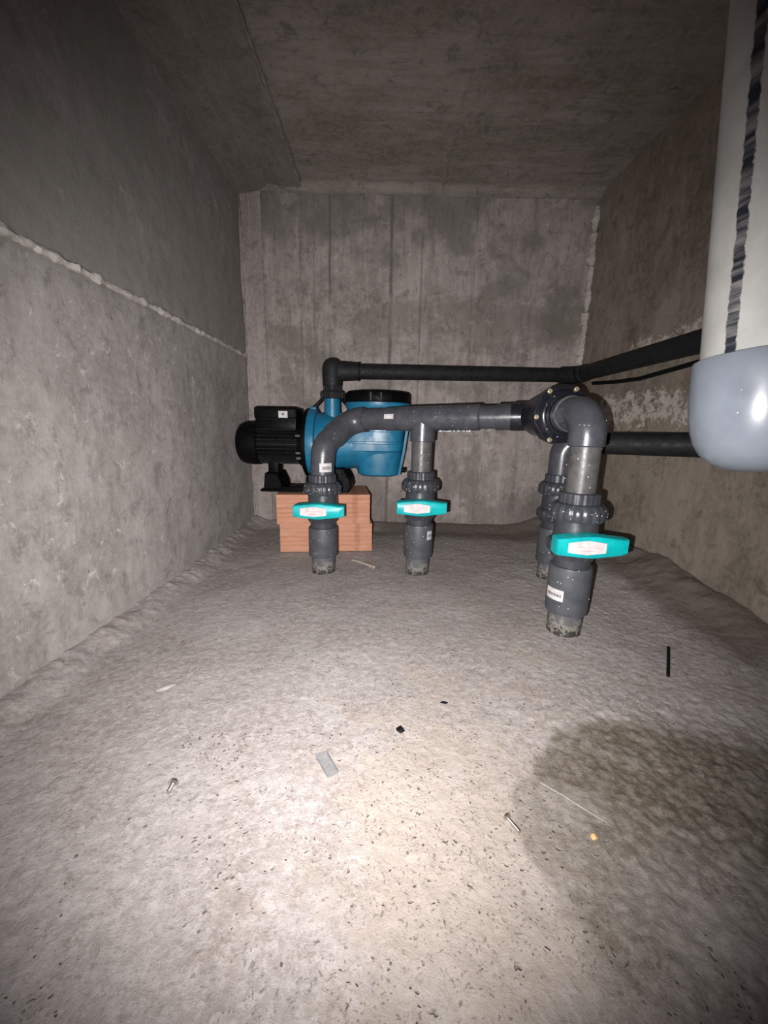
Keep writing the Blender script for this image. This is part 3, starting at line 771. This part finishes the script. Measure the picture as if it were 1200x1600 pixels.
# back upright: elbow turning right into the lower side pipe
rp = thing('return_pipe', 'charcoal pipe turning from the hidden upright to the right wall below the grey cap', 'pipe', (R4[0], R4[1], 0.30))
pc = V3((R4[0], R4[1], 0.400)); pa = V3((R4[0], R4[1], 0.29)); pb = V3((0.60, 1.085, 0.398))
b = BM(); pts = [V3((R4[0], R4[1], Z4 + 0.09))] + arc(pa, pc, pb, 0.04, 10) + [pc.lerp(pb, 0.75), pc.lerp(pb, 0.76)]
sweep(b, pts, [0.0340] + [0.0345] * 11 + [0.0345, 0.030], 36); part(rp, 'elbow', b, 'pvc')
b = BM(); sweep(b, [pc.lerp(pb, 0.7), pb, V3((0.74, 0.935, 0.403)), V3((0.826, 0.845, 0.405))], 0.0285, 32); part(rp, 'pipe', b, 'pvc_black')

# ------------------------------------------------------------------ pump on bricks
def clay_brick(x0, y0, z0, yaw, dims, label, seed):
    L, D, H = dims
    t = bpy.data.objects.new('clay_brick', None)
    b = BM()
    # front and back faces grooved: profile in (y,z) swept along x, with cell holes open at both ends
    rnd = random.Random(seed); prof = []; nz = 52
    for i in range(nz + 1):
        z = H * i / nz
        g = (0.0034 if seed == 2 else 0.0016) * (0.5 + 0.5 * math.sin(z / H * 2 * math.pi * 6.5)) * (1 if 0.1 < z / H < 0.92 else 0)
        prof.append((-D / 2 + g, z))
    for i in range(nz, -1, -1):
        z = H * i / nz; prof.append((D / 2 - 0.001, z))
    rows = []
    for x in (-L / 2, L / 2): rows.append([b.verts.new((x, p[0], p[1])) for p in prof])
    n = len(prof)
    for k in range(n): b.faces.new((rows[0][k], rows[0][(k + 1) % n], rows[1][(k + 1) % n], rows[1][k]))
    # ends: webs around 2 x 3 open cells
    cells = []
    for j in range(3):
        for i in range(2):
            cells.append((-D / 2 + 0.012 + j * (D - 0.012) / 3, -D / 2 + (j + 1) * (D - 0.012) / 3, 0.012 + i * (H - 0.012) / 2, (i + 1) * (H - 0.012) / 2))
    ys = sorted({-D / 2 + 0.0005, D / 2 - 0.001} | {c[0] for c in cells} | {c[1] for c in cells}); zs = sorted({0, H} | {c[2] for c in cells} | {c[3] for c in cells})
    for x, s in ((-L / 2, 1), (L / 2, -1)):
        for ya, yb in zip(ys, ys[1:]):
            for za, zb in zip(zs, zs[1:]):
                hole = any(abs(ya - c[0]) < 1e-6 and abs(yb - c[1]) < 1e-6 and abs(za - c[2]) < 1e-6 and abs(zb - c[3]) < 1e-6 for c in cells)
                q = [(ya, za), (yb, za), (yb, zb), (ya, zb)]
                if not hole: b.faces.new([b.verts.new((x, *p)) for p in q])
                else:
                    o_ = [b.verts.new((x, *p)) for p in q]; i_ = [b.verts.new((x + s * 0.06, *p)) for p in q]
                    for k in range(4): b.faces.new((o_[k], o_[(k + 1) % 4], i_[(k + 1) % 4], i_[k]))
                    b.faces.new(i_)
    bmesh.ops.remove_doubles(b, verts=b.verts, dist=1e-5)
    bpy.data.objects.remove(t)
    o = from_bm('clay_brick', b, 'brick', None, True)
    o.location = (x0, y0, z0); o.rotation_euler = (0, 0, yaw)
    return tag(o, label, 'brick', 'terracotta bricks under the pump')
BY = 1.42
fz = 0.004
clay_brick(-0.207, BY, fz, math.radians(6.5), (0.312, 0.205, 0.098), 'lower terracotta hollow brick, resting on the floor', 1)
clay_brick(-0.216, BY - 0.002, fz + 0.0985, math.radians(7.0), (0.312, 0.205, 0.100), 'upper terracotta hollow brick, directly under the pump feet', 2)
PZ = fz + 0.2

pm = thing('water_pump', 'blue and black electric water pump standing on terracotta bricks', 'pump', (-0.2, BY, PZ))
AX = 0.365; Y0 = BY
b = BM(); lathe(b, [(0.03, -0.512), (0.052, -0.511), (0.066, -0.502), (0.0735, -0.485), (0.0755, -0.46), (0.0745, -0.437), (0.070, -0.436)], 'X', (0, Y0, AX), 44); part(pm, 'fan_cover', b, 'black')
b = BM(); lathe(b, [(0.060, -0.445), (0.060, -0.278)], 'X', (0, Y0, AX), 40); part(pm, 'motor_housing', b, 'black')
b = BM()
for k in range(30):
    a = 2 * math.pi * k / 30
    c, s = math.cos(a), math.sin(a)
    if s > 0.72: continue
    lo_, hi_ = 0.057, 0.0715; w = 0.0011
    P = lambda r, q, x: V3((x, Y0 + r * c - q * s, AX + r * s + q * c))
    vs = [b.verts.new(P(r, q, x)) for x in (-0.436, -0.292) for r, q in ((lo_, -w), (hi_, -w), (hi_, w), (lo_, w))]
    for f in ((0, 1, 2, 3), (7, 6, 5, 4), (0, 4, 5, 1), (1, 5, 6, 2), (2, 6, 7, 3), (3, 7, 4, 0)): b.faces.new([vs[i] for i in f])
part(pm, 'cooling_fins', b, 'fin_edge', smooth=False, kind='stuff')
b = BM(); lathe(b, [(0.066, -0.298), (0.076, -0.296), (0.080, -0.285), (0.080, -0.276)], 'X', (0, Y0, AX), 40); part(pm, 'end_shield', b, 'black')
for sx in (-0.288,):
    for a in (-2.5, -0.65 - math.pi / 2 - 0.3, 2.75, 3.5):
        b = BM(); c = V3((sx, Y0 + 0.078 * math.cos(a), AX + 0.078 * math.sin(a)))
        sweep(b, [c + V3((-0.012, 0, 0)), c + V3((0.012, 0, 0))], 0.0042, 8); part(pm, 'bolt', b, 'steel', label='zinc bolt')
# terminal box
b = BM(); box(b, (-0.437, Y0 - 0.058, 0.412), (-0.300, Y0 + 0.05, 0.447), 0.003); tb = part(pm, 'terminal_box', b, 'black')
b = BM(); box(b, (-0.440, Y0 - 0.061, 0.447), (-0.297, Y0 + 0.053, 0.487), 0.007, 3); part(pm, 'box_lid', b, 'black', parent=tb)
b = BM()
for p, q in (((-0.436, .412), (-0.301, .4135)), ((-0.302, .413), (-0.3005, .447)), ((-0.436, 0.4465), (-0.301, .448))):
    box(b, (p[0], Y0 - 0.0625, p[1]), (q[0], Y0 - 0.057, q[1]))
part(pm, 'box_seam', b, 'fin_edge', parent=tb, smooth=False)
b = BM(); box(b, (-0.357, Y0 - 0.0618, 0.452), (-0.327, Y0 - 0.0605, 0.474)); part(pm, 'sticker', b, 'paper', parent=tb, smooth=False, label='small white sticker on box lid')
b = BM(); box(b, (-0.346, Y0 - 0.0622, 0.460), (-0.338, Y0 - 0.0612, 0.467)); part(pm, 'print', b, 'ink', parent=tb, smooth=False)
# black adapter and blue pump body
b = BM(); lathe(b, [(0.07, -0.282), (0.105, -0.280), (0.117, -0.274), (0.118, -0.262), (0.110, -0.260)], 'X', (0, Y0, AX + .003), 48); part(pm, 'adapter_flange', b, 'black')
b = BM(); lathe(b, [(0.110, -0.263), (0.116, -0.262), (0.1175, -0.250), (0.116, -0.236), (0.108, -0.234), (0.104, -0.232), (0.103, -0.205), (0.098, -0.190), (0.088, -0.150), (0.083, -0.09), (0.08, 0.0)], 'X', (0, Y0, AX + .003), 52)
box(b, (-0.262, Y0 - 0.02, AX + 0.10), (-0.238, Y0 + 0.02, AX + 0.128), 0.006)
part(pm, 'pump_volute', b, 'blue')
# strainer housing: tapered pot with ribs
def rr_ring(hx, hy, z, cx, cy, p=3.0, n=56):
    out = []
    for k in range(n):
        a = 2 * math.pi * k / n; c, s = math.cos(a), math.sin(a)
        out.append((cx + hx * math.copysign(abs(c) ** (2 / p), c), cy + hy * math.copysign(abs(s) ** (2 / p), s), z))
    return out
b = BM(); rings = []
for z, x0, x1, hy, p in ((0.262, -0.085, 0.042, 0.062, 2.4), (0.268, -0.095, 0.052, 0.07, 2.4), (0.285, -0.100, 0.056, 0.073, 2.4), (0.345, -0.108, 0.059, 0.076, 2.4), (0.350, -0.168, 0.060, 0.085, 4.0), (0.372, -0.168, 0.062, 0.086, 4.0),
                       (0.374, -0.170, 0.064, 0.0895, 4.0), (0.379, -0.170, 0.064, 0.0895, 4.0), (0.381, -0.168, 0.062, 0.086, 4.0), (0.412, -0.166, 0.064, 0.087, 3.6), (0.414, -0.168, 0.067, 0.0905, 3.6), (0.419, -0.168, 0.067, 0.0905, 3.6), (0.421, -0.166, 0.065, 0.087, 3.6),
                       (0.470, -0.140, 0.071, 0.093, 2.6), (0.488, -0.135, 0.077, 0.100, 2.2), (0.494, -0.140, 0.082, 0.104, 2.0), (0.507, -0.140, 0.082, 0.104, 2.0)):
    rings.append([b.verts.new(q) for q in rr_ring((x1 - x0) / 2, hy, z, (x0 + x1) / 2, Y0, p)])
for a_, c_ in zip(rings, rings[1:]):
    for k in range(len(a_)): b.faces.new((a_[k], a_[(k + 1) % len(a_)], c_[(k + 1) % len(a_)], c_[k]))
b.faces.new(rings[0][::-1]); b.faces.new(rings[-1])
# vertical rib on the front and a flat suction flange on the right
box(b, (0.010, Y0 - 0.0885, 0.36), (0.013, Y0 - 0.06, 0.47), 0.001)
prism(b, [V3((0.052, Y0 - 0.062, 0.268)), V3((0.066, Y0 - 0.072, 0.35)), V3((0.074, Y0 - 0.082, 0.42)), V3((0.082, Y0 - 0.086, 0.49)), V3((0.074, Y0 - 0.086, 0.49)), V3((0.066, Y0 - 0.082, 0.42)), V3((0.058, Y0 - 0.072, 0.35)), V3((0.044, Y0 - 0.062, 0.268))], (0, 1, 0), 0.14, 0)
part(pm, 'strainer_housing', b, 'blue')
b = BM(); lathe(b, [(0.085, 0.505), (0.110, 0.508), (0.112, 0.514), (0.111, 0.536), (0.106, 0.542), (0.06, 0.546)], at=(-0.030, Y0, 0), n=56)
ld = part(pm, 'strainer_lid', b, 'black')
for a in (-1.75, -1.45, 0.2, 1.7, 2.9):
    b = BM(); c = V3((-0.030 + 0.110 * math.cos(a), Y0 + 0.110 * math.sin(a), 0)); e = V3((math.cos(a), math.sin(a), 0))
    sweep(b, [c + V3((0, 0, 0.510)), c + V3((0, 0, 0.536))], 0.006, 10); part(pm, 'grip_rib', b, 'fin_edge', parent=ld)
# outlet neck
OX = -0.186
b = BM(); sweep(b, [(OX, Y0, 0.43), (OX, Y0, 0.505), (OX, Y0, 0.523)], [0.030, 0.0275, 0.0275], 32); part(pm, 'outlet_neck', b, 'blue')
# feet
b = BM(); box(b, (-0.425, Y0 - 0.075, PZ), (-0.19, Y0 + 0.075, PZ + 0.009), 0.003)
box(b, (-0.30, Y0 - 0.070, PZ + 0.006), (-0.20, Y0 - 0.062, PZ + 0.024), 0.002); box(b, (-0.36, Y0 - 0.073, PZ + 0.006), (-0.20, Y0 - 0.060, PZ + 0.017), 0.002)
vs = [(-0.418, PZ), (-0.352, PZ), (-0.357, PZ + 0.03), (-0.372, PZ + 0.062), (-0.412, PZ + 0.062)]
prism(b, [V3((x, Y0 - 0.06, z)) for x, z in vs], (0, 1, 0), 0.12, 0.003)
box(b, (-0.408, Y0 - 0.03, PZ + 0.05), (-0.372, Y0 + 0.03, AX - 0.05), 0.003)
part(pm, 'mounting_foot', b, 'black')
b = BM()
vs = [(-0.275, PZ), (-0.125, PZ), (-0.112, PZ + 0.018), (-0.118, PZ + 0.045), (-0.14, PZ + 0.085), (-0.255, PZ + 0.085), (-0.27, PZ + 0.05)]
prism(b, [V3((x, Y0 - 0.066, z)) for x, z in vs], (0, 1, 0), 0.132, 0.006)
part(pm, 'pump_foot', b, 'black')
b = BM(); sweep(b, [(0.048, Y0 - 0.03, 0.283), (0.072, Y0 - 0.03, 0.283), (0.0725, Y0 - 0.03, 0.283)], [0.008, 0.009, 0.006], 12); part(pm, 'drain_plug', b, 'black')
b = BM(); pts = [V3((-0.29, Y0 + 0.045, 0.462)), V3((-0.275, Y0 + 0.05, 0.478)), V3((-0.245, Y0 + 0.05, 0.503)), V3((-0.222, Y0 + 0.05, 0.527)), V3((-0.205, Y0 + 0.055, 0.541)), V3((-0.17, Y0 + 0.07, 0.535)), V3((-0.14, Y0 + 0.1, 0.50)), V3((-0.12, Y0 + 0.15, 0.40))]
sweep(b, pts, 0.0068, 12); part(pm, 'power_cable', b, 'rubber')

# ------------------------------------------------------------------ upper discharge pipe
dp = thing('discharge_pipe', 'charcoal pipe rising from pump outlet, crossing the back wall and following the right wall', 'pipe', (OX, Y0, 0.52))
g3 = gear(16, 0.09, 0.6)
b = BM(); lathe(b, [(0.028, 0.519), (0.039, 0.521), (0.041, 0.526), (0.041, 0.540), (0.037, 0.545), (0.030, 0.546)], at=(OX, Y0, 0), n=96, mod=lambda a, i: g3(a, i) if 0 < i < 5 else 1); part(dp, 'union_nut', b, 'pvc_black')
b = BM(); lathe(b, [(0.026, 0.543), (0.0305, 0.545), (0.0305, 0.562), (0.027, 0.563)], at=(OX, Y0, 0), n=96, mod=lambda a, i: g3(a, i)); part(dp, 'threaded_ring', b, 'pvc_black')
EZ2 = 0.610; dd = V3((0.88, 0.150, 0.022)).normalized(); ec = V3((OX + 0.004, Y0, EZ2)); cn = ec + dd * 0.905
b = BM(); pts = [V3((OX, Y0, 0.560)), V3((OX, Y0, 0.572))] + arc((OX, Y0, 0.55), ec, ec + dd, 0.03, 10) + [ec + dd * 0.082, ec + dd * 0.083]
lathe(b, [(0.029, 0.560), (0.0325, 0.563), (0.0335, 0.59), (0.0335, 0.618), (0.0318, 0.629), (0.0275, 0.639), (0.021, 0.6465), (0.012, 0.6505), (0.002, 0.652)], at=(OX, Y0, 0), n=36)
sweep(b, [ec + dd * 0.012, ec + dd * 0.04, ec + dd * 0.082, ec + dd * 0.083], [0.0325, 0.0315, 0.0292, 0.026], 32); part(dp, 'elbow', b, 'pvc_black')
b = BM(); sweep(b, [ec + dd * 0.085, ec + dd * 0.0885], 0.0315, 32); part(dp, 'gasket_ring', b, 'rubber')
b = BM(); sweep(b, [ec + dd * 0.06, cn - dd * 0.03], 0.0252, 32); part(dp, 'pipe', b, 'pvc_black')
rd = V3((0.0, -1, 0.002)).normalized(); c2 = V3((cn.x + 0.008, cn.y, cn.z))
b = BM(); pts = [cn - dd * 0.062, cn - dd * 0.061] + arc(cn - dd, cn, cn + rd, 0.034, 10) + [cn + rd * 0.070, cn + rd * 0.0705]
sweep(b, pts, [0.026, 0.0305] + [0.0310] * 11 + [0.0310, 0.027], 32); part(dp, 'elbow', b, 'pvc_black')
b = BM(); sweep(b, [cn + rd * 0.04, cn + rd * 0.9, V3((cn.x + 0.03, YF - 0.01, cn.z + 0.005))], 0.0265, 32); part(dp, 'pipe', b, 'pvc_black')
b = BM(); pts = [V3((cn.x + 0.032, 1.50, 0.598)), V3((cn.x + 0.046, 1.38, 0.590)), V3((cn.x + 0.052, 1.26, 0.587)), V3((cn.x + 0.052, 1.12, 0.595)), V3((cn.x + 0.055, 1.0, 0.603)), V3((cn.x + 0.055, 0.86, 0.607)), V3((cn.x + 0.05, 0.6, 0.615)), V3((cn.x + 0.05, 0.2, 0.61)), V3((cn.x + 0.06, YF - 0.01, 0.60))]
dense = []
for i in range(len(pts) - 1): dense += [pts[i].lerp(pts[i + 1], k / 4) for k in range(4)]
dense.append(pts[-1])
sweep(b, dense, 0.0062, 12)
o = from_bm('power_cable', b, 'rubber', None, origin=pts[0]); tag(o, 'thin black cable sagging just below the pipe on the right wall', 'cable')

# ------------------------------------------------------------------ big capped pipe on the right
BX, BYY = 0.408, 0.441
lean = V3((-0.04, 0.075, 1)).normalized()
base = V3((BX, BYY, 0.389))
tp = thing('capped_pipe', 'thick pale grey pipe hanging from the ceiling with a rounded blue-grey end cap', 'pipe', base)
q = V3((0, 0, 1)).rotation_difference(lean).to_matrix().to_4x4()
Lp = (ZC + 0.05 - 0.50) / lean.z
b = BM(); lathe(b, [(0.052, 0.09), (0.0565, 0.091), (0.0565, 0.105 + Lp), (0.05, 0.106 + Lp)], n=64)
o = from_bm('pipe', b, 'bigpipe', tp); o.matrix_basis = q
b = BM(); pr = [(0.001, 0.0), (0.015, 0.0008), (0.029, 0.0042), (0.041, 0.0105), (0.050, 0.0195), (0.0565, 0.031), (0.0605, 0.045), (0.0628, 0.060), (0.0638, 0.076), (0.0640, 0.092), (0.0638, 0.118), (0.0628, 0.122), (0.0595, 0.1235), (0.0568, 0.122)]
lathe(b, pr, n=72); o = from_bm('end_cap', b, 'cap_grey', tp); o.matrix_basis = q; o['label'] = 'smooth blue-grey rounded cap'
rnd = random.Random(9); b = BM()
for _ in range(26):
    a = math.radians(rnd.gauss(-115, 14)); h = rnd.uniform(0.06, 0.10); s = rnd.uniform(0.0005, 0.0012); nr = V3((math.cos(a), math.sin(a), 0))
    bmesh.ops.create_icosphere(b, subdivisions=1, radius=1, matrix=Matrix.Translation(nr * 0.0634 + V3((0, 0, h))) @ nr.to_track_quat('Z', 'Y').to_matrix().to_4x4() @ Matrix.Diagonal((s, s, s * .6, 1)))
o = from_bm('water_droplets', b, 'water', tp); o.matrix_basis = q; o['kind'] = 'stuff'

# ------------------------------------------------------------------ small things on the floor
def rock(bm, c, s, seed, sub=2):
    rnd = random.Random(seed); r = bmesh.ops.create_icosphere(bm, subdivisions=sub, radius=1.0)
    k = [V3((rnd.uniform(-1, 1), rnd.uniform(-1, 1), rnd.uniform(-1, 1))).normalized() for _ in range(7)]; lim = [rnd.uniform(0.5, 0.9) for _ in k]
    for v in r['verts']:
        for d_, l_ in zip(k, lim):
            t_ = v.co.dot(d_)
            if t_ > l_: v.co -= d_ * (t_ - l_)
        v.co = V3((v.co.x * s[0], v.co.y * s[1], v.co.z * s[2])) + V3(c)
def debris(name, x, y, s, mat, label, cat, seed, yaw=0.0, up=0.45):
    b = BM(); rock(b, (0, 0, 0), s, seed)
    o = from_bm(name, b, mat, None, False); o.location = (x, y, floor_at(x, y) + s[2] * up); o.rotation_euler = (0, 0, yaw)
    return tag(o, label, cat)
def screw(x, y, yaw, L, r, label):
    b = BM(); z = floor_at(x, y) + r * 2.0
    t = thing('screw', label, 'screw', (x, y, z)); t.rotation_euler = (0, 0, yaw)
    prof = [(r * 0.5, 0.0)]; k = 14
    for i in range(k): prof += [(r * 0.85, L * (i + .2) / k), (r * 1.15, L * (i + .6) / k)]
    prof.append((r * 0.4, L)); lathe(b, prof, 'X', (0, 0, 0), 12); from_bm('shank', b, 'steel', t)
    b = BM(); lathe(b, [(r * 2.2, -r * 1.6), (r * 2.4, -r * 1.2), (r * 2.4, -r * 0.2), (r * 1.2, 0.0)], 'X', (0, 0, 0), 6 if L < .013 else 14); from_bm('head', b, 'steel', t)
    return t
screw(0.1465, 0.3665, math.radians(-62), 0.018, 0.0018, 'silver screw lying on the pale floor beside the dark patch')
t = screw(-0.247, 0.3985, math.radians(-88), 0.012, 0.0022, 'small silver bolt lying alone on the brightest floor at left')
b = BM(); lathe(b, [(0.0058, -0.0005), (0.0058, 0.001)], 'X', (-0.001, 0, 0), 18); from_bm('washer', b, 'steel', t)
debris('plastic_fragment', 0.030, 0.499, (0.0085, 0.0075, 0.003), 'rubber', 'larger black fragment on the pale floor, in mid floor', 'fragment', 3, 0.5)
debris('plastic_fragment', 0.103, 0.561, (0.0070, 0.0035, 0.002), 'rubber', 'smaller black fragment on floor, farther back than the other black fragment', 'fragment', 4, 0.1)
debris('mortar_chip', -0.352, 0.577, (0.016, 0.008, 0.004), 'chip', 'pale flat mortar chip on the floor near the left wall', 'chip', 8, 0.7)
debris('pebble', 0.235, 0.348, (0.0045, 0.0045, 0.004), 'rust_pebble', 'small ochre pebble in the dark patch', 'pebble', 9)
debris('plastic_fragment', -0.052, 1.60, (0.012, 0.006, 0.004), 'rubber', 'tiny dark scrap on floor at foot of back wall right of the bricks', 'fragment', 10, 0.4)
debris('plastic_fragment', 0.20, 1.56, (0.012, 0.005, 0.003), 'crumb', 'dark crumb of debris on floor at foot of back wall, behind the middle upright', 'fragment', 12, -0.5)
# clear plastic wrapper: an open shallow tray
cx, cy = -0.066, 0.4305; cz = floor_at(cx, cy) + 0.0015
b = BM(); box(b, (-0.017, -0.0075, 0.0), (0.017, 0.0075, 0.0007), 0.0)
for lo_, hi_ in (((-0.017, -0.0075, 0), (0.017, -0.0068, 0.004)), ((-0.017, 0.0068, 0), (0.017, 0.0075, 0.004)), ((-0.0185, -0.0085, 0), (-0.0165, 0.0085, 0.0055)), ((0.0163, -0.0075, 0), (0.017, 0.0075, 0.004))): box(b, lo_, hi_)
o = from_bm('plastic_clip', b, 'clear', None, False); o.location = (cx, cy, cz); o.rotation_euler = (0, 0, math.radians(-58)); tag(o, 'translucent plastic clip lying on the pale floor in the foreground', 'clip')
# black rod
a_, c_ = V3((0.5118, 0.634, floor_at(0.5118, 0.634) + 0.0045)), V3((0.580, 0.731, floor_at(0.580, 0.731) + 0.0045))
b = BM(); sweep(b, [a_, a_.lerp(c_, 0.5), c_], 0.0028, 12); o = from_bm('thin_rod', b, 'rubber', None, origin=a_); tag(o, 'thin straight black rod lying on the floor near right wall', 'rod')
# twig
a_, c_ = V3((-0.100, 1.232, floor_at(-0.1, 1.232) + 0.005)), V3((-0.024, 1.165, floor_at(-0.024, 1.165) + 0.006))
b = BM(); sweep(b, [a_, a_.lerp(c_, 0.35) + V3((0, .002, .001)), a_.lerp(c_, 0.8), c_ - V3((.004, 0, 0)), c_], [0.003, 0.0038, 0.0042, 0.0065, 0.004], 10); o = from_bm('twig', b, 'stick', None, origin=a_); tag(o, 'short pale twig on floor between the leftmost and middle uprights', 'twig')
# pale straw in the dark patch
pts = [V3((0.203, 0.418)).to_3d(), V3((0.222, 0.402)).to_3d(), V3((0.243, 0.380)).to_3d(), V3((0.258, 0.366)).to_3d()]
for p in pts: p.z = floor_at(p.x, p.y) + 0.0012
b = BM(); sweep(b, pts, 0.0005, 6); o = from_bm('straw', b, 'chip', None, origin=pts[0]); tag(o, 'thin pale straw lying across the dark patch', 'straw')

# loose grit: beyond counting
rnd = random.Random(77); b = BM()
def grit(x, y, s):
    r = bmesh.ops.create_icosphere(b, subdivisions=1, radius=1.0); z = floor_at(x, y)
    sx, sy, sz = s * rnd.uniform(.7, 1.3), s * rnd.uniform(.7, 1.3), s * 0.6; a = rnd.random() * 6
    for v in r['verts']:
        p = v.co * rnd.uniform(0.8, 1.1); v.co = V3((p.x * sx * math.cos(a) - p.y * sy * math.sin(a) + x, p.x * sx * math.sin(a) + p.y * sy * math.cos(a) + y, p.z * sz + z + sz * 0.3))
for _ in range(46): grit(rnd.gauss(-0.215, 0.032), rnd.gauss(0.455, 0.022), rnd.uniform(0.0008, 0.0022))
for _ in range(60): grit(rnd.uniform(-0.45, 0.30), rnd.uniform(0.22, 0.9), rnd.uniform(0.0007, 0.0022))
for _ in range(60): grit(rnd.uniform(0.5, 0.76), rnd.uniform(0.6, 1.5), rnd.uniform(0.001, 0.004))
for _ in range(40): grit(rnd.uniform(0.0, 0.7), rnd.uniform(1.2, 1.66), rnd.uniform(0.001, 0.003))
o = from_bm('loose_grit', b, 'crumb', None, False); o['kind'] = 'stuff'; tag(o, 'scattered dark grit and crumbs on the concrete floor', 'grit')
